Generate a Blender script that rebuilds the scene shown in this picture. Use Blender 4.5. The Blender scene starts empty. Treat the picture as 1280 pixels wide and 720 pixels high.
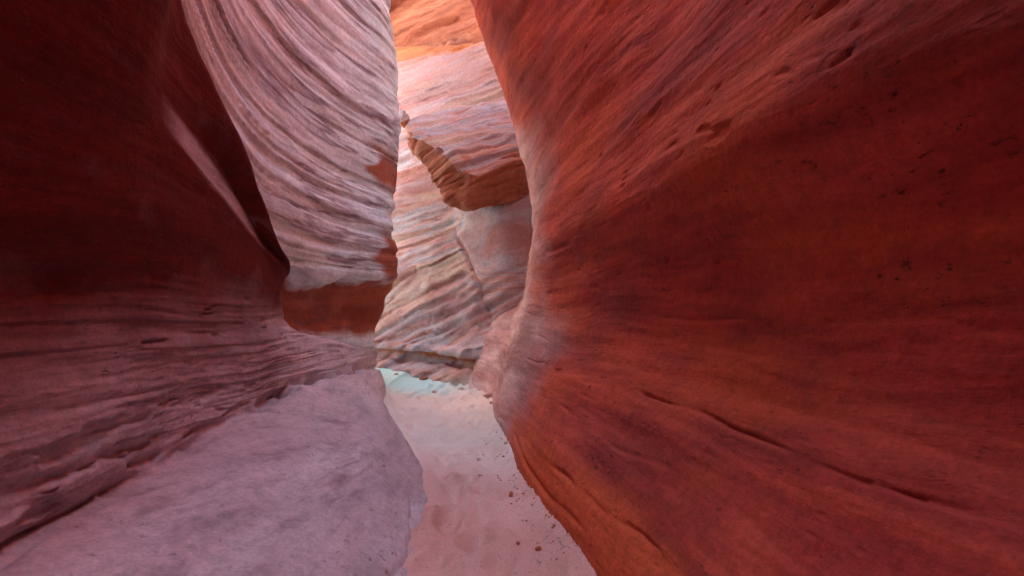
import bpy, math, random
import numpy as np
from mathutils import Vector

random.seed(7)
RNG = np.random.default_rng(11)
C = bpy.context.scene.collection
F, HY, EYE, RISE = 640.0, 405.0, 1.5, 0.05     # lens length in photo pixels, horizon row, eye height, rise of the floor


def P(px, py, Y):
    """a point seen at (px, py) in the photo standing Y metres ahead"""
    return ((px - 640) / F * Y, Y, EYE - (py - HY) / F * Y)


# ------------------------------------------------------------------ noise
_perm = np.random.default_rng(3).permutation(512).astype(np.int64)
_grad = np.random.default_rng(4).normal(size=(512, 3))
_grad /= np.linalg.norm(_grad, axis=1)[:, None]


def _hash(i, j, k):
    return _perm[(_perm[(_perm[i & 511] + j) & 511] + k) & 511]


def perlin(x, y, z):
    xi, yi, zi = np.floor(x).astype(np.int64), np.floor(y).astype(np.int64), np.floor(z).astype(np.int64)
    xf, yf, zf = x - xi, y - yi, z - zi
    u, v, w = [t * t * t * (t * (t * 6 - 15) + 10) for t in (xf, yf, zf)]
    out = 0
    for a in (0, 1):
        for b in (0, 1):
            for c in (0, 1):
                g = _grad[_hash(xi + a, yi + b, zi + c)]
                d = g[..., 0] * (xf - a) + g[..., 1] * (yf - b) + g[..., 2] * (zf - c)
                out = out + d * (u if a else 1 - u) * (v if b else 1 - v) * (w if c else 1 - w)
    return out * 1.5


def fbm(p, sx, sy, sz, octs=4, gain=.5, seed=0.):
    x, y, z = p[..., 0] * sx + seed * 17.3, p[..., 1] * sy + seed * 7.1, p[..., 2] * sz + seed * 3.7
    a, t = 1., 0.
    for o in range(octs):
        t = t + a * perlin(x, y, z)
        x, y, z, a = x * 2.03 + 5.2, y * 2.03 + 1.3, z * 2.03 + 9.1, a * gain
    return t


def smooth(a, b, x):
    t = np.clip((x - a) / (b - a), 0, 1)
    return t * t * (3 - 2 * t)


# ------------------------------------------------------------------ control net -> dense sheet
def _pchip(c, counts):
    """monotone cubic through control values c (n, ...), counts samples per span"""
    n = len(c)
    d = np.diff(c, axis=0)
    m = np.zeros_like(c)
    s = d[:-1] * d[1:]
    with np.errstate(divide='ignore', invalid='ignore'):
        hm = np.where(s > 0, 2 * d[:-1] * d[1:] / (d[:-1] + d[1:]), 0)
    # half way between strict monotone and Catmull-Rom keeps curves round without big overshoot
    m[1:-1] = .65 * np.nan_to_num(hm) + .35 * .5 * (d[:-1] + d[1:])
    m[0], m[-1] = d[0], d[-1]
    out = []
    for i in range(n - 1):
        t = np.linspace(0, 1, counts[i], endpoint=False).reshape((-1,) + (1,) * (c.ndim - 1))
        out.append((2 * t**3 - 3 * t**2 + 1) * c[i] + (t**3 - 2 * t**2 + t) * m[i]
                   + (-2 * t**3 + 3 * t**2) * c[i + 1] + (t**3 - t**2) * m[i + 1])
    out.append(c[-1:])
    return np.concatenate(out)


def sheet(net, res, view_weight=True, cap=70):
    net = np.array(net, float)
    cam = np.array([0, 0, EYE])

    def counts(a):
        dl = np.linalg.norm(np.diff(a, axis=0), axis=-1)
        mid = (a[1:] + a[:-1]) / 2
        dist = np.linalg.norm(mid - cam, axis=-1)
        w = dl / (np.clip(dist / 3.0, .6, 4) if view_weight else 1)
        return np.clip(np.ceil(w.max(axis=tuple(range(1, w.ndim))) / res).astype(int), 2, cap)
    cr = counts(net)
    cc = counts(np.swapaxes(net, 0, 1))
    g = _pchip(net, cr)
    g = np.swapaxes(_pchip(np.swapaxes(g, 0, 1), cc), 0, 1)
    return g


def normals(g):
    n = np.cross(np.gradient(g, axis=1), np.gradient(g, axis=0))
    return n / np.maximum(np.linalg.norm(n, axis=-1, keepdims=True), 1e-9)


def grid_obj(name, g, mat, zone=None, flip=False, bed=None, foot=None):
    R_, C_ = g.shape[:2]
    me = bpy.data.meshes.new(name)
    idx = np.arange(R_ * C_).reshape(R_, C_)
    q = np.stack([idx[:-1, :-1], idx[:-1, 1:], idx[1:, 1:], idx[1:, :-1]], -1).reshape(-1, 4)
    if flip:
        q = q[:, ::-1]
    me.vertices.add(R_ * C_)
    me.vertices.foreach_set('co', g.reshape(-1).astype(np.float32))
    me.loops.add(q.size)
    me.loops.foreach_set('vertex_index', q.reshape(-1).astype(np.int32))
    me.polygons.add(len(q))
    me.polygons.foreach_set('loop_start', (np.arange(len(q)) * 4).astype(np.int32))
    me.polygons.foreach_set('use_smooth', np.ones(len(q), bool))
    if zone is not None:
        at = me.attributes.new('zone', 'FLOAT', 'POINT')
        at.data.foreach_set('value', zone.reshape(-1).astype(np.float32))
    if foot is not None:
        at = me.attributes.new('foot', 'FLOAT', 'POINT')
        at.data.foreach_set('value', foot.reshape(-1).astype(np.float32))
    if bed is not None:
        at = me.attributes.new('bed', 'FLOAT', 'POINT')
        at.data.foreach_set('value', bed.reshape(-1).astype(np.float32))
    me.update(calc_edges=True)
    me.materials.append(mat)
    o = bpy.data.objects.new(name, me)
    C.objects.link(o)
    return o


def tag(o, label, cat, group=None, kind=None):
    o['label'] = label
    o['category'] = cat
    if group:
        o['group'] = group
    if kind:
        o['kind'] = kind
    return o


# ------------------------------------------------------------------ materials
def lin(r, g, b):
    return tuple((c / 12.92 if c <= .04045 else ((c + .055) / 1.055) ** 2.4) for c in (r / 255, g / 255, b / 255)) + (1,)


class NB:
    def __init__(s, name):
        s.m = bpy.data.materials.new(name)
        s.m.use_nodes = True
        s.t = s.m.node_tree
        s.t.nodes.clear()

    def n(s, kind, **kw):
        nd = s.t.nodes.new('ShaderNode' + kind)
        for k, v in kw.items():
            if k.startswith('i_'):
                nd.inputs[k[2:].replace('_', ' ')].default_value = v
            else:
                setattr(nd, k, v)
        return nd

    def l(s, a, b):
        s.t.links.new(a, b)

    def math(s, op, a, b=None, c=None):
        nd = s.n('Math', operation=op)
        for i, v in enumerate((a, b, c)):
            if v is None:
                continue
            if isinstance(v, (int, float)):
                nd.inputs[i].default_value = v
            else:
                s.l(v, nd.inputs[i])
        return nd.outputs[0]

    def noise(s, vec, scale, detail=4, rough=.55, mul=None):
        if mul:
            mp = s.n('Mapping')
            mp.inputs['Scale'].default_value = mul
            s.l(vec, mp.inputs[0])
            vec = mp.outputs[0]
        nd = s.n('TexNoise')
        nd.inputs['Scale'].default_value = scale
        nd.inputs['Detail'].default_value = detail
        nd.inputs['Roughness'].default_value = rough
        s.l(vec, nd.inputs['Vector'])
        return nd.outputs['Fac']

    def ramp(s, fac, stops, interp='LINEAR'):
        nd = s.n('ValToRGB')
        nd.color_ramp.interpolation = interp
        el = nd.color_ramp.elements
        while len(el) < len(stops):
            el.new(.5)
        for e, (p, c) in zip(el, stops):
            e.position = p
            e.color = c if len(c) == 4 else tuple(c) + (1,)
        s.l(fac, nd.inputs[0])
        return nd.outputs[0]

    def mix(s, fac, a, b, mode='MIX'):
        nd = s.n('Mix', data_type='RGBA', blend_type=mode)
        for sock, v in ((nd.inputs[0], fac), (nd.inputs[6], a), (nd.inputs[7], b)):
            if isinstance(v, (int, float, tuple)):
                sock.default_value = v
            else:
                s.l(v, sock)
        return nd.outputs[2]


def G(v):
    return (v, v, v, 1)


def rock(name, pal_a, pal_b=None, dip=(0., 0.), freq=1.6, warp=.12, bump=.5, lines=.5, line_col=lin(70, 35, 40), fine=26., pits=.0,
         patch=None, patch_amt=.5, use_bed=False, patch2=None, flecks=.5, zr=(.3, .7)):
    """bedded sandstone: colour by bed, thin dark laminae, varnish patches, grain; 'zone' blends to a second palette"""
    b = NB(name)
    pos = b.n('TexCoord').outputs['Object']
    sep = b.n('SeparateXYZ')
    b.l(pos, sep.inputs[0])
    w1 = b.noise(pos, .7, 3, .5)
    w2 = b.noise(pos, 3.1, 3, .5)
    z = b.math('ADD', sep.outputs[2], b.math('MULTIPLY', sep.outputs[0], dip[0]))
    z = b.math('ADD', z, b.math('MULTIPLY', sep.outputs[1], dip[1]))
    if use_bed:
        z = b.n('Attribute', attribute_name='bed').outputs['Fac']
    z = b.math('ADD', z, b.math('MULTIPLY', w1, warp * 4))
    z = b.math('ADD', z, b.math('MULTIPLY', w2, warp * .45))
    bed = b.n('CombineXYZ')
    b.l(b.math('MULTIPLY', sep.outputs[0], .10), bed.inputs[0])
    b.l(b.math('MULTIPLY', sep.outputs[1], .10), bed.inputs[1])
    b.l(z, bed.inputs[2])
    bed = bed.outputs[0]
    macro = b.noise(bed, freq, 5, .62)
    col = b.ramp(macro, pal_a)
    if pal_b:
        za = b.n('Attribute', attribute_name='zone').outputs['Fac']
        colb = b.ramp(macro, pal_b)
        zf = b.math('ADD', za, b.math('MULTIPLY', b.math('SUBTRACT', w2, .5), .5))
        zf = b.ramp(zf, [(zr[0], G(0)), (zr[1], G(1))])
        col = b.mix(zf, col, colb)
    # laminae
    lam = b.noise(bed, fine, 3, .6, mul=(1.2, 1.2, 1))
    lmask = b.noise(bed, freq * 2.3, 2, .5)
    lf = b.math('MULTIPLY', b.ramp(lam, [(.52, G(0)), (.68, G(1))]), b.ramp(lmask, [(.42, G(0.05)), (.62, G(1))]))
    col = b.mix(b.math('MULTIPLY', lf, lines), col, line_col)
    lam2 = b.noise(bed, fine * .45, 4, .6, mul=(1.5, 1.5, 1))
    col = b.mix(.5, col, b.ramp(lam2, [(.3, G(.55)), (.5, G(1)), (.72, G(1.25))]), 'MULTIPLY')
    # patches and grain
    if patch:
        pf = b.ramp(b.noise(pos, .9, 5, .6, mul=(1, .6, 1.4)), [(.48, G(0)), (.62, G(1))])
        col = b.mix(b.math('MULTIPLY', pf, patch_amt), col, patch)
    if patch2:
        mp2 = b.n('Mapping')
        mp2.inputs['Location'].default_value = (7.3, 2.9, 4.1)
        mp2.inputs['Scale'].default_value = (1, .7, 1.8)
        b.l(pos, mp2.inputs[0])
        pf = b.ramp(b.noise(mp2.outputs[0], .8, 5, .6), [(.50, G(0)), (.64, G(1))])
        ft = b.n('Attribute', attribute_name='foot').outputs['Fac']
        pf = b.math('MAXIMUM', b.math('MULTIPLY', pf, .65), b.math('MULTIPLY', ft, .95))
        if pal_b:
            pf = b.math('MULTIPLY', pf, b.math('SUBTRACT', 1., zf))
        col = b.mix(pf, col, patch2)
    fk = b.noise(bed, 34, 3, .65, mul=(4.5, 4.5, 1))
    fkm = b.ramp(b.noise(pos, 2.3, 3, .5), [(.45, G(0)), (.6, G(1))])
    fkf = b.math('MULTIPLY', b.ramp(fk, [(.62, G(0)), (.70, G(1))]), fkm)
    col = b.mix(b.math('MULTIPLY', fkf, flecks), col, line_col)
    gr = b.noise(pos, 60, 4, .7)
    g2 = b.noise(pos, 17, 6, .72)
    col = b.mix(.55, col, b.ramp(g2, [(.3, G(.6)), (.5, G(1)), (.7, G(1.3))]), 'MULTIPLY')
    col = b.mix(.45, col, b.ramp(gr, [(.3, G(.6)), (.7, G(1.3))]), 'MULTIPLY')
    bs = b.n('BsdfPrincipled')
    b.l(col, bs.inputs['Base Color'])
    bs.inputs['Roughness'].default_value = .85
    bs.inputs['Specular IOR Level'].default_value = .25
    h = b.math('MULTIPLY', lam, .35)
    h = b.math('ADD', h, b.math('MULTIPLY', lam2, .6))
    h = b.math('ADD', h, b.math('MULTIPLY', b.noise(pos, 22, 5, .6), .35))
    h = b.math('ADD', h, b.math('MULTIPLY', gr, .10))
    h = b.math('SUBTRACT', h, b.math('MULTIPLY', fkf, .5))
    if pits:
        vo = b.n('TexVoronoi')
        vo.inputs['Scale'].default_value = 9
        mp = b.n('Mapping')
        mp.inputs['Scale'].default_value = (1, .7, 1.7)
        b.l(pos, mp.inputs[0])
        b.l(mp.outputs[0], vo.inputs['Vector'])
        h = b.math('ADD', h, b.math('MULTIPLY', b.ramp(vo.outputs['Distance'], [(.05, G(0)), (.22, G(1))]), pits))
    bp = b.n('Bump')
    bp.inputs['Strength'].default_value = bump
    bp.inputs['Distance'].default_value = .03
    b.l(h, bp.inputs['Height'])
    b.l(bp.outputs[0], bs.inputs['Normal'])
    out = b.n('OutputMaterial')
    b.l(bs.outputs[0], out.inputs[0])
    return b.m


RED = [(.28, (.33, .038, .030)), (.38, (.56, .094, .056)), (.45, (.40, .053, .040)), (.52, (.61, .112, .060)), (.58, (.44, .066, .047)), (.66, (.57, .135, .085)), (.76, (.34, .047, .041))]
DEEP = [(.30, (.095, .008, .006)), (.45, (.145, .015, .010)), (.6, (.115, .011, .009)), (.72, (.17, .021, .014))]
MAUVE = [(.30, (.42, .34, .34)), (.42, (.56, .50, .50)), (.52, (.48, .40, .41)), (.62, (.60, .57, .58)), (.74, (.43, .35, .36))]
DRAPE = [(.30, (.46, .29, .28)), (.42, (.54, .40, .40)), (.52, (.46, .26, .24)), (.62, (.54, .44, .45)), (.74, (.44, .24, .22))]
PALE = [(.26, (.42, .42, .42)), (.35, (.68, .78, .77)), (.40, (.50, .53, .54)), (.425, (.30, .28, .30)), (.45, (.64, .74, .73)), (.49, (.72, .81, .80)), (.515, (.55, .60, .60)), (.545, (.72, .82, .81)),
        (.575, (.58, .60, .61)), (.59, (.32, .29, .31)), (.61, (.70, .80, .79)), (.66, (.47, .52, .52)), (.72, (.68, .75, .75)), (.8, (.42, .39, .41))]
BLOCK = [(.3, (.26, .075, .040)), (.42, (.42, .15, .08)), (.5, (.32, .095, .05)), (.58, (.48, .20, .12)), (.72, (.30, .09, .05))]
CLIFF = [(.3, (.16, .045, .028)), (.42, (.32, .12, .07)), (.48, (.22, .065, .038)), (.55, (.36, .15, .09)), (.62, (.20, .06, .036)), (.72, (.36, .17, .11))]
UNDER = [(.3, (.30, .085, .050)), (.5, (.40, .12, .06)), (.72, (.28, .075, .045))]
ORANGE = [(.3, (.36, .10, .04)), (.45, (.46, .15, .06)), (.6, (.38, .12, .055)), (.72, (.48, .19, .10))]
PINK = [(.24, (.36, .17, .14)), (.33, (.52, .35, .31)), (.40, (.41, .18, .13)), (.45, (.52, .38, .37)), (.50, (.43, .43, .46)), (.545, (.53, .31, .27)), (.60, (.52, .40, .31)),
        (.66, (.52, .42, .42)), (.72, (.42, .19, .14)), (.8, (.50, .30, .26))]

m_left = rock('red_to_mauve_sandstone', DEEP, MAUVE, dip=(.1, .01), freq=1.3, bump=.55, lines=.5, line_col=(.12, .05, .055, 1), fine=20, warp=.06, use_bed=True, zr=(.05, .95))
m_fin = rock('pale_striped_sandstone', PALE, UNDER, dip=(0, .02), freq=1.3, warp=.012, bump=.45, lines=.85, line_col=(.15, .09, .10, 1), fine=12, use_bed=True)
m_right = rock('deep_red_sandstone', RED, DRAPE, dip=(.12, .0), freq=1.1, warp=.06, bump=.65, lines=.45, line_col=(.10, .025, .025, 1), fine=15, use_bed=True,
               pits=.2, patch=(.17, .032, .030, 1), patch_amt=.5, patch2=(.62, .12, .040, 1), flecks=.8, zr=(.08, .92))
m_far = rock('banded_pink_sandstone', PINK, ORANGE, dip=(.22, .0), freq=1.2, warp=.05, bump=.7, lines=.75, line_col=(.20, .07, .055, 1), fine=13, use_bed=True,
             patch2=(.34, .165, .15, 1))
m_cliff = rock('orange_cliff_sandstone', CLIFF, None, dip=(-.35, 0), freq=1.1, warp=.12, bump=.9, lines=.7, line_col=(.12, .035, .025, 1), fine=6)
m_block = rock('orange_pink_boulder_stone', BLOCK, PINK, dip=(-.35, .1), freq=2.2, warp=.08, bump=.8, lines=.5, line_col=(.25, .08, .05, 1), fine=14)
STONE = [(.3, (.46, .28, .23)), (.45, (.62, .46, .40)), (.6, (.52, .33, .28)), (.72, (.66, .54, .48))]
m_stone = rock('stone_pale', STONE, None, freq=6, bump=.4, lines=.2, fine=40)
m_stone_red = rock('stone_red', ORANGE, None, freq=6, bump=.4, lines=.2, fine=40)


def sand_mat():
    b = NB('pink_sand')
    pos = b.n('TexCoord').outputs['Object']
    za = b.n('Attribute', attribute_name='zone').outputs['Fac']
    big = b.noise(pos, 1.4, 4, .55)
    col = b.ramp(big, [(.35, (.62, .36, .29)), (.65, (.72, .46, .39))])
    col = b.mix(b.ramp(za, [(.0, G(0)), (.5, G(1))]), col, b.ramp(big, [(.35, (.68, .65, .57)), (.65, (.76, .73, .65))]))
    col = b.mix(b.ramp(za, [(.56, G(0)), (.95, G(1))]), col, (.46, .86, .86, 1))  # blue-green skylight tint on the far sand, put into its colour
    gr = b.noise(pos, 90, 4, .7)
    col = b.mix(.6, col, b.ramp(gr, [(.3, G(.72)), (.7, G(1.2))]), 'MULTIPLY')
    sp = b.ramp(b.noise(pos, 38, 2, .5), [(.66, G(0)), (.72, G(1))])
    col = b.mix(b.math('MULTIPLY', sp, .45), col, (.25, .10, .08, 1))
    bs = b.n('BsdfPrincipled')
    b.l(col, bs.inputs['Base Color'])
    bs.inputs['Roughness'].default_value = .95
    bs.inputs['Specular IOR Level'].default_value = .1
    h = b.math('ADD', b.math('MULTIPLY', b.noise(pos, 9, 5, .6), 1.), b.math('MULTIPLY', gr, .3))
    bp = b.n('Bump')
    bp.inputs['Strength'].default_value = .6
    bp.inputs['Distance'].default_value = .025
    b.l(h, bp.inputs['Height'])
    b.l(bp.outputs[0], bs.inputs['Normal'])
    out = b.n('OutputMaterial')
    b.l(bs.outputs[0], out.inputs[0])
    return b.m


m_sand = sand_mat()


# ------------------------------------------------------------------ floor
def floor_z(x, y):
    p = np.stack([x, y, np.zeros_like(x)], -1)
    return RISE * y + .035 * fbm(p, .8, .8, 1, 3, seed=2) + .012 * fbm(p, 5, 5, 1, 3, seed=5)


xs = np.concatenate([np.linspace(-40, -3.2, 12, endpoint=False), np.linspace(-3.2, 1.6, 340), np.linspace(1.8, 40, 12)])
ys = np.concatenate([np.linspace(-40, 1.6, 40, endpoint=False), np.linspace(1.6, 6, 330, endpoint=False), np.linspace(6, 11.5, 160), np.linspace(12, 60, 12)])
gx, gy = np.meshgrid(xs, ys)
rx = np.interp(gy, [0, 2.77, 3.53, 4.74, 6.1, 7.6, 8.5], [.75, .37, .225, -.03, -.22, -.33, -.5])
lx = np.interp(gy, [0, 2.77, 4.0, 5.27, 7.6, 8.2], [-.42, -.44, -.59, -1.08, -1.86, -2.07])
gz = floor_z(gx, gy)
near = (gy > 0) & (gy < 11)
gz = gz + np.where(near, .10 * np.exp(-np.clip(rx - gx, 0, 9) / .16) + .07 * np.exp(-np.clip(gx - lx, 0, 9) / .14), 0)
pf = np.stack([gx, gy, gz], -1)
# crumbly strip along the right wall
strip = np.exp(-((rx - gx) / .3) ** 2) * near
gz = gz + strip * (.012 * fbm(pf, 12, 12, 1, 3, seed=9) + .012 * np.clip(fbm(pf, 30, 30, 1, 2, seed=4), 0, 1))
# shallow trodden hollows
for _ in range(90):
    y0 = random.uniform(2.4, 9)
    x0 = random.uniform(np.interp(y0, [2.77, 4.2, 8.2], [-.45, -.6, -1.9]), np.interp(y0, [2.77, 4.7, 7.6], [.3, -.1, -.5]))
    a = random.uniform(-.5, .5)
    dx, dy = gx - x0, gy - y0
    u, v = dx * math.cos(a) + dy * math.sin(a), -dx * math.sin(a) + dy * math.cos(a)
    r2 = (u / .07) ** 2 + (v / .15) ** 2
    gz = gz - .028 * np.exp(-r2) + .013 * np.exp(-(np.sqrt(r2) - 1.5) ** 2 * 4)
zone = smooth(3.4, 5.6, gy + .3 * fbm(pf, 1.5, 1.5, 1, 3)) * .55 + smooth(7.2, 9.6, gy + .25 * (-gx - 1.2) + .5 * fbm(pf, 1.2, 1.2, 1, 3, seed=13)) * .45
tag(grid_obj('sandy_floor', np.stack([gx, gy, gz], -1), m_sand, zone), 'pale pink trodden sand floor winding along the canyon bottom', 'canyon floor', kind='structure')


# ------------------------------------------------------------------ left wall: bench, crack, dark overhang with its rim
def left_wall():
    Yc = [-6.5, -5, -1.5, .7, 1.7, 2.05, 2.45, 3.15, 4.0, 4.4, 4.9, 5.6, 6.8, 8.15]
    fl = [2.0, -.5, -.55, -.45, -.42, -.42, -.42, -.46, -.59, -.69, -.90, -1.22, -1.66, -2.04]
    ck = [P(0, 705, 1.7), P(100, 655, 2.05), P(190, 602, 2.45), P(290, 535, 3.15), P(355, 495, 4.0), P(375, 484, 4.4), P(400, 476, 4.9),
          P(432, 466, 5.6), P(456, 461, 6.8), P(475, 463, 8.1)]
    ck = [(2.0, -6.5, .7), (-1.75, -5, .7), (-1.75, -1.5, .7), (-1.7, .7, .7)] + ck
    r0 = [(x + .25, y, RISE * y - .6) for x, y in zip(fl, Yc)]
    r1 = [(x, y, RISE * y - .02) for x, y in zip(fl, Yc)]
    r1b = [(f + (c[0] - f) * .30, y + (c[1] - y) * .3, RISE * y + (c[2] - RISE * y) * .46) for f, c, y in zip(fl, ck, Yc)]
    r1c = [(f + (c[0] - f) * .68, y + (c[1] - y) * .7, RISE * y + (c[2] - RISE * y) * .80) for f, c, y in zip(fl, ck, Yc)]
    r3 = [(c[0] - .07, c[1] + .02, c[2] + .05) for c in ck]
    B = lambda pts, z: [(2.0, -6.5, z), (-1.8, -5, z), (-1.8, -1.5, z), (-1.78, .8, z)] + pts
    r4 = B([P(0, 435, 1.85), P(100, 433, 2.2), P(200, 432, 2.65), P(290, 430, 3.4), P(340, 432, 4.1), P(362, 433, 4.5), P(385, 435, 5.0), P(418, 437, 5.75),
            P(450, 441, 6.9), P(471, 444, 8.15)], 1.45)
    r5 = B([P(0, 355, 1.87), P(100, 360, 2.2), P(200, 368, 2.65), P(285, 375, 3.4), P(338, 385, 4.15), P(356, 398, 4.55), P(376, 414, 5.05), P(412, 425, 5.8),
            P(447, 433, 6.95), P(470, 437, 8.2)], 1.75)
    back = [(-2.45, 5.1, 1.46), (-2.5, 5.9, 1.38), (-2.55, 7.1, 1.22), (-2.6, 8.3, 1.1)]
    r6 = B([P(0, 260, 1.74), P(100, 268, 2.02), P(192, 280, 2.45), P(280, 300, 3.2), P(338, 345, 4.1), P(355, 365, 4.5)] + back, 2.0)
    bk2 = [(-2.8, 5.2, 1.47), (-2.9, 6, 1.39), (-3, 7.2, 1.23), (-3, 8.4, 1.1)]
    r7 = B([P(0, 90, 1.57), P(100, 110, 1.88), P(182, 132, 2.24), P(246, 205, 2.75), P(322, 302, 3.72), P(357, 345, 4.35)] + bk2, 2.4)
    bk3 = [(-3.1, 5.25, 1.5), (-3.1, 6.1, 1.4), (-3.2, 7.2, 1.25), (-3.2, 8.4, 1.1)]
    r8 = B([P(15, 20, 1.62), P(118, 65, 1.93), P(196, 108, 2.30), P(279, 196, 3.05), P(333, 298, 3.9), P(360, 344, 4.42)] + bk3, 2.6)
    bk4 = [(-3.3, 5.3, 1.52), (-3.3, 6.2, 1.4), (-3.4, 7.3, 1.25), (-3.4, 8.5, 1.1)]
    r8 = [(p[0] - (.0, .05, .07, .06)[max(0, min(3, i - 5))] * (5 < i < 9), p[1] + .05 * (5 < i < 9), p[2]) for i, p in enumerate(r8)]
    mixr = lambda a, b, t: [tuple(np.array(p) * (1 - t) + np.array(q) * t) for p, q in zip(a, b)]
    r7a = mixr(r6, r7, .9)
    r7b = mixr(r7, r8, .12)
    r8a = mixr(r7, r8, .9)
    r9 = [(2, -6.5, 3.4), (-1.5, -5, 3.4), (-1.2, -1.5, 3.6), (-1.1, .9, 3.7)] + \
        [(-1.14, 2.0, 3.9), (-1.36, 2.3, 3.55), P(225, 0, 2.55), P(298, 172, 3.2), P(347, 300, 3.98), P(363, 343, 4.46)] + bk4
    for i, wgt in ((3, 1), (4, 1), (5, 1), (6, .45)):
        lr = lambda t: np.array(r6[i]) * (1 - t) + np.array(r9[i]) * t
        for row, t in ((r7a, .30), (r7, .36), (r7b, .42), (r8a, .56), (r8, .62)):
            row[i] = tuple(np.array(row[i]) * (1 - wgt) + lr(t) * wgt)
    r10 = [(p[0] - .12 if i > 3 else p[0], p[1] + (.12 if i > 3 else 0), p[2] + .06) for i, p in enumerate(r9)]
    r11 = [(p[0] - .55 if i > 3 else p[0], p[1] + (.3 if i > 3 else 0), p[2] + .25) for i, p in enumerate(r9)]
    r12 = [(p[0] - (1.0 if i > 4 else .1), p[1] + (.4 if i > 3 else 0), 5.0 if i < 6 else p[2] + .5) for i, p in enumerate(r9)]
    r13 = [(p[0] - (1.4 if i > 4 else .5), p[1] + (.4 if i > 3 else 0), 14.0 if i < 6 else p[2] + .8) for i, p in enumerate(r9)]
    r14 = [(p[0] - 9, p[1], 14.5 if i < 6 else p[2] + .8) for i, p in enumerate(r9)]
    r8b = mixr(r8, r9, .12)
    net = [r0, r1, r1b, r1c, ck, r3, r4, r5, r6, r7a, r7, r7b, r8a, r8, r8b, r9, r10, r11, r12, r13, r14]
    end1 = [(p[0] - .5, p[1] + .55, p[2]) for p in [r[-1] for r in net]]
    end2 = [(p[0] - 3.0, p[1] + 1.9, p[2]) for p in [r[-1] for r in net]]
    net = [list(r) + [a, b] for r, a, b in zip(net, end1, end2)]
    g = sheet(net, .016)
    n = normals(g)
    if n[g.shape[0] // 3, g.shape[1] // 3, 0] < 0:
        n = -n
    z = g[..., 2]
    inview = smooth(0, 1, g[..., 1])
    bench = smooth(1.0, .75, z)
    up = smooth(1.5, 1.9, z)
    q = g.copy()
    q[..., 2] = z + .05 * fbm(g, .6, .6, .6, 2, seed=2)
    d = .04 * fbm(g, .7, .7, 1.0, 3, seed=1) * (1 - .6 * up)
    d += (.020 * (1 - bench) * (1 - up * .8) + .004 * bench) * fbm(q, .5, .45, 7.0, 4, seed=3)
    d += .005 * fbm(g, 3, 3, 5, 4, seed=6) + .016 * bench * fbm(g, 2.6, .45, 2.6, 4, seed=16)
    led = fbm(q, .5, .45, 22, 3, seed=7)
    d += .007 * (smooth(-.06, .06, led) - .5) * (1 - bench) * (1 - up)
    # main crack at the bench top and broken laminae over it
    cz = np.interp(g[..., 1], [c[1] for c in ck[1:]], [c[2] for c in ck[1:]]) + .02 + .03 * fbm(g, 2.5, 2.5, 0, 3, seed=8)
    dz = z - cz
    vary = np.clip(.6 + .9 * fbm(g, 1.6, 1.6, 0, 2, seed=12), .15, 1.3)
    d -= .085 * vary * np.exp(-(dz / .017) ** 2) + .05 * vary * np.exp(-(np.clip(dz, -1, 1) / .05) ** 2) * (dz > 0)
    br = smooth(.5, .1, dz) * smooth(-.02, .05, dz)
    chips = fbm(g, 2.2, 2.2, 9, 4, seed=14)
    d -= .035 * br * smooth(.05, .35, chips) * smooth(4.6, 2.5, g[..., 1])
    # small hollows
    hol = fbm(q, 3.2, 2.6, 15, 3, seed=21)
    d -= .022 * smooth(.55, .8, hol) * (1 - bench) * (1 - up)
    g = g + n * d[..., None] * (.25 + .75 * inview)[..., None]
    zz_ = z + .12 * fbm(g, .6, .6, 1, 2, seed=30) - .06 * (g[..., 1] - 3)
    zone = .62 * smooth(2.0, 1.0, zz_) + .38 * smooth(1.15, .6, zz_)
    zone = np.maximum(zone, smooth(3.0, 4.8, g[..., 1]) * smooth(1.75, 1.45, z))  # highlight on the ledge top, painted as paler rock
    # lit sliver along the flake edge, painted in as paler colour
    fl_ = np.interp(g[..., 1], [2.2, 2.75, 3.72, 4.35], [2.53, 2.36, 2.1, 1.9])
    zone = np.maximum(zone, .75 * smooth(-.03, .02, z - fl_) * smooth(.20, .12, z - fl_) * smooth(2.35, 2.7, g[..., 1]) * smooth(4.1, 3.4, g[..., 1]) * (n[..., 0] > .2))
    for y0, z0, a in ((2.93, .21, .10), (3.13, .27, .08), (3.3, .30, .05)):
        e = ((g[..., 1] - y0) / .075) ** 2 + ((z - z0 - .35 * (g[..., 1] - y0)) / .022) ** 2
        g[..., 0] -= a * np.exp(-e) * (z < .6)
    # crack in the foot of the bench
    cx = -.58 + .04 * fbm(g, 3, 3, 0, 3, seed=33)
    g[..., 2] -= .035 * np.exp(-((g[..., 0] - cx) / .012) ** 2) * smooth(2.0, 2.5, g[..., 1]) * smooth(3.35, 3.1, g[..., 1])
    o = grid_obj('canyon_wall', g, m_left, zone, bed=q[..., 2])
    return tag(o, 'near left sandstone wall, dark red overhang above a smooth mauve sloping bench', 'rock wall', kind='structure')


left_wall()


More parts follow.
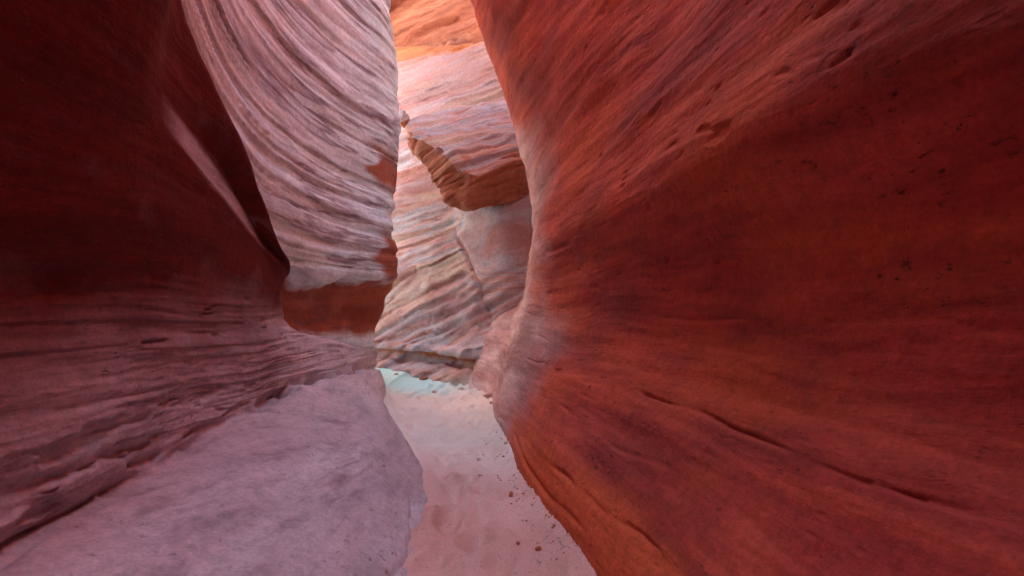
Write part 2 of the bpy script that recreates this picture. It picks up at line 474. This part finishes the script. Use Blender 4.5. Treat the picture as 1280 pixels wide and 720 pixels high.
# ------------------------------------------------------------------ pale striped fin with the undercut below it
def fin():
    zs = [.2, 1.0, 1.35, 1.65, 1.86, 1.98, 2.08, 2.4, 2.8, 3.3, 3.9, 4.6, 5.4, 6.4, 8.5, 16.5]
    off = [-.42, -.46, -.52, -.58, -.50, -.06, .0, .03, .02, -.02, -.06, -.12, -.20, -.30, -.5, -.9]
    Ys = [2.2, 3.0, 3.8, 4.6, 5.4, 6.2, 6.9, 7.4]
    Xs = [-1.8, -1.95, -2.15, -2.26, -2.24, -2.13, -1.96, -1.80]
    epx = {0: 464, 1: 466, 2: 467, 3: 476, 4: 486, 5: 490, 6: 495, 7: 496, 8: 489, 9: 493, 10: 496, 11: 497, 12: 494, 13: 487, 14: 484, 15: 480}
    net = []
    for i, (z, o) in enumerate(zip(zs, off)):
        row = []
        for j, (x, y) in enumerate(zip(Xs, Ys)):
            s = j / 7
            lip = .16 * s if 3 < i else .02 * s
            k = o * (1 - .5 * s) if i > 9 else o * (1 - .1 * s)
            row.append((x + k, y, z + lip))
        ye = 7.85 + max(0, (z - 3)) * .05
        e = (epx[i] - 640) / F
        row.append((e * ye, ye, z + (.17 if i > 3 else .02)))
        row.append((e * ye - .16, ye + .32, z + .18))
        row.append((e * ye - .8, ye + .75, z + .18))
        row.append((-6, ye + 2.4, z + .1 + (4.5 if i == 15 else 1.2 if i == 14 else 0)))  # unseen back end raised to keep sun off the cliff
        net.append(row)
    top = [(p[0] - 9, p[1] + 2, 17 if k < 11 else 27) for k, p in enumerate(net[-1])]  # unseen plateau, its far end lifted as a further sun block
    net.append(top)
    g = sheet(net, .018)
    n = normals(g)
    mid = n[g.shape[0] // 2, g.shape[1] // 2]
    if mid[0] < 0:
        n = -n
    z = g[..., 2]
    y = g[..., 1]
    white = smooth(1.95, 2.15, z - .02 * (y - 4))
    bedz = z - .010 * (np.clip(y, 2, 9) - 4.6) ** 2 - .12 * np.clip(4.9 - y, 0, 3) ** 2 + .035 * fbm(g, .35, .35, .35, 2, seed=40)
    q = g.copy()
    q[..., 2] = bedz
    d = .05 * fbm(g, .5, .5, .7, 2, seed=41)
    d += white * .030 * fbm(q, .07, .06, 2.6, 3, .5, seed=42)
    led = fbm(q, .09, .08, 6, 2, seed=43)
    vm = smooth(-.25, .35, fbm(q, .2, .2, 1.3, 2, seed=50))
    d += white * (.010 + .020 * vm) * (smooth(-.04, .04, led) - .5)
    led = fbm(q, .12, .10, 19, 3, seed=49)
    d += white * .010 * (1.2 - vm) * (smooth(-.04, .04, led) - .5)
    d += .005 * fbm(g, 4, 4, 8, 3, seed=44)
    d += (1 - white) * (.11 * fbm(g, 1.3, 1.0, 1.6, 3, seed=45) + .13 * np.exp(-((y - 6.1) / .45) ** 2))
    # ragged fringe where the pale bed breaks over the undercut
    fr = np.exp(-((z - 2.0 - .02 * (y - 4)) / .12) ** 2)
    d += fr * .03 * fbm(g, 6, 6, 3, 3, seed=46)
    g = g + n * d[..., None]
    edge = smooth(6.9, 7.35, y + .45 * fbm(q, .5, .5, 2.5, 3, seed=47)) * (np.exp(-((z - 2.45) / .45) ** 2) + np.exp(-((z - 3.75) / .35) ** 2))
    zone = np.clip(1 - smooth(1.93, 2.08, z - .015 * (y - 4) + .05 * fbm(g, 2.4, 2.4, 1, 3, seed=48)) + .9 * edge, 0, 1)  # orange bounce light of undercut and turned edge, painted into the rock colour
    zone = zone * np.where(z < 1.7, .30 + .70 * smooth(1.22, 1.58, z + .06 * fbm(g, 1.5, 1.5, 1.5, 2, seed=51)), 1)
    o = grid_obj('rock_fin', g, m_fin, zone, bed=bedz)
    return tag(o, 'tall pale striped sandstone fin with curving layers above an orange undercut', 'rock fin', kind='structure')


fin()


# ------------------------------------------------------------------ right wall
def right_wall():
    zs = [-.6, 0., .22, .45, .75, 1.05, 1.15, 1.5, 1.9, 2.3, 2.7, 3.3, 4.1, 5.0, 6.0, 7.5, 14]
    Ycol = [-6, -4.5, -1.5, .3, 1.0, 1.5, 2.1, 2.77, 3.53, 4.74, 5.6, 6.4, 7.0]
    base = [-2.2, 1.0, .95, .80, .72,   .58, .48, .37, .225, -.03, -.15, -.25, -.30]
    # offsets from the foot at each height, near (Y<3) and far (Y=7)
    near_o = [-.03, 0, .05, .12, .36, .52, .60, .66, .62, .50, .60, .72, .85, 1.05, 1.3, 1.9, 4.2]
    far_o = [-.03, 0, .04, .12, .22, .30, .33, .40, .46, .50, .54, .56, .36, .06, -.30, -.55, -.2]
    net = []
    for i, z in enumerate(zs):
        row = []
        for y, b in zip(Ycol, base):
            t = float(smooth(2.2, 7.0, np.array(y)))
            o = near_o[i] * (1 - t) + far_o[i] * t
            zf = RISE * y
            zz = z + zf * max(0, 1 - z / 2.5) if z > -.5 else z
            row.append((b + o, y, zz))
        x, y, zz = row[-1]
        k = float(smooth(1.3, 2.6, np.array(z)))       # low down the wall runs on into the back wall
        row.append((x + .07 * k - .05 * (1 - k), 7.35, zz))
        row.append((x + .35 * k - .16 * (1 - k), 7.8, zz))
        row.append((x + 1.6 * k - .42 * (1 - k), 8.6, zz))
        row.append((x + 2.6 * k - .55 * (1 - k), 9.6, zz))
        net.append(row)
    net.append([(p[0] + 6, p[1], 14.4) for p in net[-1]])
    g = sheet(net, .017)
    n = normals(g)
    if n[g.shape[0] // 3, g.shape[1] // 2, 0] > 0:
        n = -n
    z, y = g[..., 2], g[..., 1]
    q = g.copy()
    q[..., 2] = z + .12 * g[..., 0] + .07 * fbm(g, .5, .5, .5, 2, seed=60)
    d = .07 * fbm(g, .6, .5, .9, 3, seed=61)
    d += .020 * fbm(q, .35, .3, 3.5, 4, .5, seed=62) * smooth(.0, .3, z)
    d += .005 * fbm(q, 1.2, 1.0, 9.0, 4, .55, seed=63)
    # long bedding cracks
    for z0, a, wd, sd in ((1.10, .034, .010, 1), (.80, .018, .012, 2), (.52, .035, .016, 3), (.34, .03, .02, 4), (2.25, .03, .03, 5), (1.55, .02, .012, 6), (1.32, .02, .01, 7)):
        dz = q[..., 2] - .12 * .6 - z0 - .05 * fbm(g, .9, .9, 0, 3, seed=70 + sd)
        m = np.clip(-.02 + 1.5 * fbm(g, 1.1, 1.1, 0, 3, seed=80 + sd), 0, 1.2)
        d -= a * m * np.exp(-(dz / wd) ** 2) + a * .5 * m * np.exp(-np.clip(dz, 0, 1) / .09) * (dz > 0)
    # weathering pits
    pit = fbm(q, 7, 5, 13, 2, seed=90)
    d -= .013 * smooth(.55, .85, pit) * smooth(1.2, 2.0, z)
    pit = fbm(q, 3, 2.4, 7, 2, seed=92)
    d -= .015 * smooth(.6, .9, pit) * smooth(.7, 1.2, z)
    g = g + n * d[..., None]
    low_ = smooth(2.0, 1.2, z)
    zone = smooth(5.0 - 1.1 * low_, 6.7 - .7 * low_, y + .5 * fbm(g, .8, .8, 1.2, 3, seed=95) - 1.6 * smooth(3.6, 4.6, z)) * .95
    o = grid_obj('canyon_wall', g, m_right, zone, flip=True, bed=q[..., 2],
                 foot=smooth(.62, .40, z - .03 * y + .10 * fbm(g, 1.5, 1.5, 3, 3, seed=97)) * smooth(6.0, 4.8, y))  # orange light on the steep foot, mixed into the rock colour
    return tag(o, 'right sandstone wall, deep red, curving from an orange foot to a leaning top', 'rock wall', kind='structure')


right_wall()


# ------------------------------------------------------------------ far wall closing the bend, and the orange cliff above it
def far_wall():
    px = [440, 480, 520, 560, 600, 640, 680]
    Yb = [11.0, 10.35, 9.75, 9.1, 8.45, 8.0, 7.9]
    contact = [464, 466, 470, 478, 488, 500, 512]
    rows = [  # py per column (bend right drops with perspective), depth added
        (None, 0), (contact, 0),
        ([450, 452, 455, 461, 470, 482, 492], .22),
        ([447, 448, 451, 456, 463, 474, 484], .45),
        ([436, 437, 439, 443, 450, 462, 474], .20),
        ([428, 428, 430, 432, 438, 448, 458], .30),
        ([385, 385, 385, 388, 392, 398, 405], .48),
        ([335, 335, 335, 336, 338, 342, 346], .62),
        ([275, 275, 275, 275, 272, 268, 266], .95),
        ([215, 215, 218, 222, 222, 220, 220], 1.7),
        ([160, 160, 158, 155, 152, 150, 150], 2.5),
        ([110, 110, 108, 106, 104, 102, 100], 3.3),
        ([70, 70, 68, 66, 62, 60, 58], 4.3),
        ([66, 66, 64, 62, 58, 56, 54], 5.0)]
    net = []
    for py, dy in rows:
        if py is None:
            row = [((x - 640) / F * y, y - .1, -.4) for x, y in zip(px, Yb)]
        else:
            row = [P(x, p, y + dy) for x, p, y in zip(px, py, Yb)]
        z0 = row[0][2]
        z1 = row[-1][2]
        k_ = max(0, len(net) - 7) * 1.1  # lifts the unseen left columns to cut skylight on the slope
        row = [(-11, 15 + dy * .4, z0 + k_ * 1.4), (-6, 13 + dy * .5, z0 + k_)] + row + [(2.2, 9.0 + dy, z1), (7, 11 + dy, z1)]
        net.append(row)
    net.append([(p[0], p[1] + 6, p[2] + .3) for p in net[-1]])
    g = sheet(net, .016)
    n = normals(g)
    if n[g.shape[0] // 2, g.shape[1] // 2, 1] > 0:
        n = -n
    z = g[..., 2]
    q = g.copy()
    q[..., 2] = z - (.45 - .27 * smooth(2.0, 3.2, z)) * (g[..., 0] + 1) + .10 * fbm(g, .4, .4, .4, 3, seed=100)
    d = .10 * fbm(g, .5, .5, .7, 3, seed=101)
    d += .05 * fbm(q, .22, .22, 3.0, 3, .5, seed=102)
    led = fbm(q, .25, .25, 6, 3, seed=103)
    led2 = fbm(q, .4, .4, 13, 2, seed=109)
    d += .05 * (smooth(-.06, .06, led) - .5) + .022 * (smooth(-.05, .05, led2) - .5)
    d += .02 * fbm(g, 3, 3, 5, 4, seed=104)
    d -= .16 * np.exp(-((z - .88 + .04 * (g[..., 0] + 2.3)) / .07) ** 2)
    d += .06 * np.exp(-((z - 1.06 + .04 * (g[..., 0] + 2.3)) / .07) ** 2)
    calm = smooth(-.25, .25, g[..., 0] + .62 + .42 * (z - 2.2) - .25 * np.clip(z - 3, 0, 2)) * smooth(1.9, 2.5, z) * smooth(4.9, 4.2, z)
    d *= 1 - .8 * calm
    q[..., 2] = q[..., 2] * (1 - calm) + calm * (3.3 + .13 * fbm(g, .8, .8, .8, 2, seed=108))
    d += .03 * calm
    ck_ = (g[..., 0] + .62) + .42 * (z - 2.2) + .08 * fbm(g, 1.5, 1.5, 1.5, 3, seed=107)
    d -= .06 * np.exp(-(ck_ / .03) ** 2) * smooth(1.3, 1.7, z) * smooth(3.6, 3.0, z)
    g = g + n * d[..., None]
    zone = np.clip(smooth(8.2, 8.9, z) + 1.0 * np.exp(-((z - .90 + .04 * (g[..., 0] + 2.3)) / .08) ** 2), 0, 1)
    o = grid_obj('canyon_wall', g, m_far, zone, bed=q[..., 2], foot=smooth(4.6, 7.4, z + .5 * fbm(g, .5, .5, 1.2, 3, seed=110)) * .8)  # terracotta upper slope, painted darker to hold back the strong skylight
    return tag(o, 'far pink and cream banded wall closing off the bend of the canyon', 'rock wall', kind='structure')


far_wall()


def cliff():
    zs = [4, 7.5, 8.6, 9.3, 10.2, 11.2, 12.4, 14, 17, 21]
    ya = [15.0, 15.2, 15.3, 15.7, 15.9, 16.1, 15.6, 13.4, 11.2, 10.4]  # upper rows lean forward out of view, shaped to shade the far slope
    net = [[(x, y + .12 * abs(x + 1.5) ** 1.2 * (1 if x > -1.5 else .4), z + .12 * x) for x in (-16, -9, -5.5, -4, -3, -2, -1, 0, 1, 3, 8, 14)] for z, y in zip(zs, ya)]
    g = sheet(net, .03)
    n = normals(g)
    if n[3, 3, 1] > 0:
        n = -n
    q = g.copy()
    q[..., 2] = g[..., 2] - .45 * g[..., 0]
    d = .25 * fbm(g, .3, .3, .4, 3, seed=120) + .22 * (smooth(-.06, .06, fbm(q, .2, .2, 1.3, 3, seed=121)) - .5)
    d += .08 * fbm(q, .8, .8, 3, 4, seed=122)
    o = grid_obj('upper_cliff', g + n * d[..., None], m_cliff)
    return tag(o, 'bright orange cliff face high above the bend, top of the picture', 'cliff', kind='structure')


cliff()


# ------------------------------------------------------------------ boulder and stones
def hull_mesh(name, pts, mat, cuts, amp, seed, zone_fn=None, bed=None, rnd=.22, lumps=0):
    import bmesh
    bm = bmesh.new()
    for p in pts:
        bm.verts.new(p)
    r = bmesh.ops.convex_hull(bm, input=bm.verts)
    bmesh.ops.delete(bm, geom=list({e for e in r['geom_interior'] if isinstance(e, bmesh.types.BMVert)}), context='VERTS')
    bmesh.ops.triangulate(bm, faces=bm.faces)
    for i in range(cuts):
        bmesh.ops.subdivide_edges(bm, edges=bm.edges, cuts=1, use_grid_fill=True)
        if i < 2:
            bmesh.ops.smooth_vert(bm, verts=bm.verts, factor=rnd, use_axis_x=True, use_axis_y=True, use_axis_z=True)
    bmesh.ops.recalc_face_normals(bm, faces=bm.faces)
    bm.normal_update()
    co = np.array([v.co for v in bm.verts])
    nn = np.array([v.normal for v in bm.verts])
    s = np.ptp(co, axis=0).max()
    q = co.copy()
    if bed is not None:
        q[:, 2] = co @ np.array(bed)
    d = amp * s * (fbm(co, 1.6 / s, 1.6 / s, 1.6 / s, 3, seed=seed) + .25 * fbm(q, 1. / s, 1. / s, 16 / s, 4, seed=seed + 1) + .2 * fbm(co, 9 / s, 9 / s, 9 / s, 3, seed=seed + 2)
                   + lumps * (fbm(co, 3.4 / s, 3.4 / s, 3.4 / s, 2, seed=seed + 6) - .5 * np.exp(-(fbm(q, 1.2 / s, 1.2 / s, 6 / s, 2, seed=seed + 7) / .06) ** 2))
                   + (.10 * (smooth(-.08, .08, fbm(q, .5 / s, .5 / s, 13 / s, 2, seed=seed + 3)) - .5) if bed is not None else 0))
    co2 = co + nn * d[:, None]
    for v, c in zip(bm.verts, co2):
        v.co = c
    me = bpy.data.meshes.new(name)
    bm.to_mesh(me)
    bm.free()
    me.polygons.foreach_set('use_smooth', np.ones(len(me.polygons), bool))
    at = me.attributes.new('zone', 'FLOAT', 'POINT')
    at.data.foreach_set('value', (zone_fn(co2, nn) if zone_fn else np.zeros(len(co2))).astype(np.float32))
    me.materials.append(mat)
    o = bpy.data.objects.new(name, me)
    C.objects.link(o)
    return o


def recentre(o):
    me = o.data
    co = np.zeros(len(me.vertices) * 3, np.float32)
    me.vertices.foreach_get('co', co)
    co = co.reshape(-1, 3)
    c = np.array([(co[:, 0].min() + co[:, 0].max()) / 2, (co[:, 1].min() + co[:, 1].max()) / 2, co[:, 2].min()])
    me.vertices.foreach_set('co', (co - c).reshape(-1))
    me.update()
    o.location = c
    return o


bp = [P(507, 168, 9.6), P(509, 186, 9.6), P(535, 208, 9.2), P(562, 236, 8.9), P(556, 256, 8.95), P(578, 268, 8.9), P(612, 266, 8.85), P(645, 250, 9.0), P(690, 236, 9.4),
      P(528, 164, 9.5), P(545, 183, 9.0), P(576, 212, 8.7), P(600, 220, 8.6), P(640, 205, 8.7), P(690, 190, 9.0),
      P(512, 150, 10.6), P(560, 130, 11.2), P(620, 122, 11.2), P(690, 120, 11.0), P(560, 215, 11.2), P(640, 215, 11.2), P(690, 215, 11.2)]
bl = hull_mesh('boulder', bp, m_block, 6, .05, 150, zone_fn=lambda c, n: smooth(.15, .6, n[:, 2] + .4 * fbm(c, 2, 2, 2, 3, seed=155)), bed=(-.35, .1, 1), rnd=.2, lumps=.55)  # paler upward faces and browner shadow side, put into the colour by normal
recentre(bl)
tag(bl, 'huge orange boulder with a pale sloping top jammed above the bend', 'boulder')

sr = hull_mesh('rock', [P(497, 140, 10.2), P(505, 137, 10.1), P(514, 146, 10.1), P(508, 162, 10.2), P(499, 155, 10.2), P(500, 138, 10.8), P(512, 150, 10.8), P(503, 158, 10.9)],
               m_block, 4, .04, 160, zone_fn=lambda c, n: smooth(-.6, -.1, n[:, 2]))
recentre(sr)
tag(sr, 'small pink rock perched beside the striped fin, left of the huge boulder', 'rock')


def stone(px, py, w, h, name, label, group=None, mat=None, seed=0, sink=.25, deep=1., turn=None):
    Y = EYE / ((py - HY) / F + RISE)
    x = (px - 640) / F * Y
    W, H = w / F * Y, h / F * Y
    rr = random.Random(seed)
    pts = []
    for _ in range(14):
        a, b = rr.uniform(0, 2 * math.pi), math.asin(rr.uniform(-1, 1))
        k = rr.uniform(.85, 1.1)
        pts.append((k * math.cos(a) * math.cos(b) * W / 2, k * math.sin(a) * math.cos(b) * W / 2 * deep * rr.uniform(.7, 1.2), k * math.sin(b) * H * .6))
    o = hull_mesh(name, pts, mat or m_stone, 3, .03, 200 + seed)
    recentre(o)
    i, j = int(np.argmin(abs(ys - Y))), int(np.argmin(abs(xs - x)))
    o.location = (x, Y, gz[i, j] - H * sink)
    o.rotation_euler.z = rr.uniform(0, 6.28) if turn is None else turn
    tag(o, label, 'stone', group)
    return o


WALLFOOT = 'loose stones on the sand'
named = [
    (611, 506, 17, 9, 'pale angular stone against the right wall foot at the bend', m_stone),
    (614, 516, 9, 6, 'small stone tucked just in front of the angular one at the bend', m_stone),
    (599, 582, 9, 4, 'thin pale flake lying mid path, farther of two in a row', m_stone),
    (601, 606, 8, 4, 'thin pale flake lying mid path, nearer of two in a row', m_stone),
    (543, 645, 6, 4, 'tiny white pebble near the left bench edge', m_stone),
    (529, 475, 14, 4, 'flat dark stone at the far edge of the sand', m_stone_red),
    (543, 490, 9, 4, 'small stone alone on the pale far sand', m_stone),
    (576, 488, 9, 5, 'pale stone at the foot of the far wall', m_stone),
    (495, 473, 7, 4, 'white pebble on the far sand by the striped fin', m_stone),
    (639, 628, 8, 8, 'upright reddish pebble between path and right wall', m_stone_red),
    (673, 700, 10, 7, 'reddish stone in the crumbly strip, lowest in the picture', m_stone_red),
    (648, 692, 7, 5, 'dark red pebble nearest the middle of the path', m_stone_red),
    (635, 570, 11, 8, 'knobbly stone at the right wall foot, before the wall bends', m_stone),
    (653, 599, 12, 8, 'crumbled pinkish stone against the right wall foot', m_stone),
]
for k, (px, py, w, h, lab, mt) in enumerate(named):
    stone(px, py, w, h, 'stone', lab, WALLFOOT, mt, seed=k + 1)
rr = random.Random(5)
for k in range(120):
    py = 545 + 172 * rr.random() ** .8
    edge = np.interp(py, [500, 530, 575, 645, 720], [612, 617, 640, 690, 740])
    px = edge - 4 - abs(rr.gauss(0, 26)) * (py - 420) / 250
    s = rr.uniform(2.2, 6.0) * (py - 380) / 300
    stone(px, py, s, s * .7, 'pebble', 'small pinkish pebble in the crumbly strip along the right wall foot', 'pebbles along the right wall foot',
          m_stone_red if rr.random() < .3 else m_stone, seed=60 + k, sink=.3)

# ------------------------------------------------------------------ light and camera
scn = bpy.context.scene
world = bpy.data.worlds.new('World')
scn.world = world
world.use_nodes = True
nt = world.node_tree
bg = nt.nodes['Background']
sky = nt.nodes.new('ShaderNodeTexSky')
sky.sky_type = 'NISHITA'
sky.sun_disc = False
sky.dust_density = 3.0
sky.air_density = .9
SUN_EL, SUN_AZ = math.radians(33), math.radians(207)       # azimuth: from +Y towards +X
sky.sun_elevation = SUN_EL
sky.sun_rotation = SUN_AZ
nt.links.new(sky.outputs[0], bg.inputs[0])
bg.inputs[1].default_value = .10
sl = bpy.data.lights.new('sun', 'SUN')
sl.energy = 3.8
sl.angle = math.radians(.5)
sl.color = (1, .93, .84)
so = bpy.data.objects.new('sun', sl)
C.objects.link(so)
sd = Vector((math.sin(SUN_AZ) * math.cos(SUN_EL), math.cos(SUN_AZ) * math.cos(SUN_EL), math.sin(SUN_EL)))
so.rotation_euler = (-sd).to_track_quat('-Z', 'Y').to_euler()
so.location = sd * 40

cam = bpy.data.cameras.new('camera')
cam.lens = 18
cam.sensor_width = 36
cam.shift_y = (HY - 360) / 1280
cam.clip_start = .02
cam.clip_end = 500
co = bpy.data.objects.new('camera', cam)
C.objects.link(co)
co.location = (0, 0, EYE)
co.rotation_euler = (math.pi / 2, 0, 0)
scn.camera = co

scn.render.engine = 'CYCLES'
cy = scn.cycles
cy.max_bounces = 10
cy.diffuse_bounces = 8
cy.glossy_bounces = 2
cy.use_denoising = True
cy.denoiser = 'OPENIMAGEDENOISE'
cy.sample_clamp_indirect = 10
vs = scn.view_settings
vs.view_transform = 'Standard'
vs.look = 'None'
vs.gamma = 1
vs.exposure = 4.32
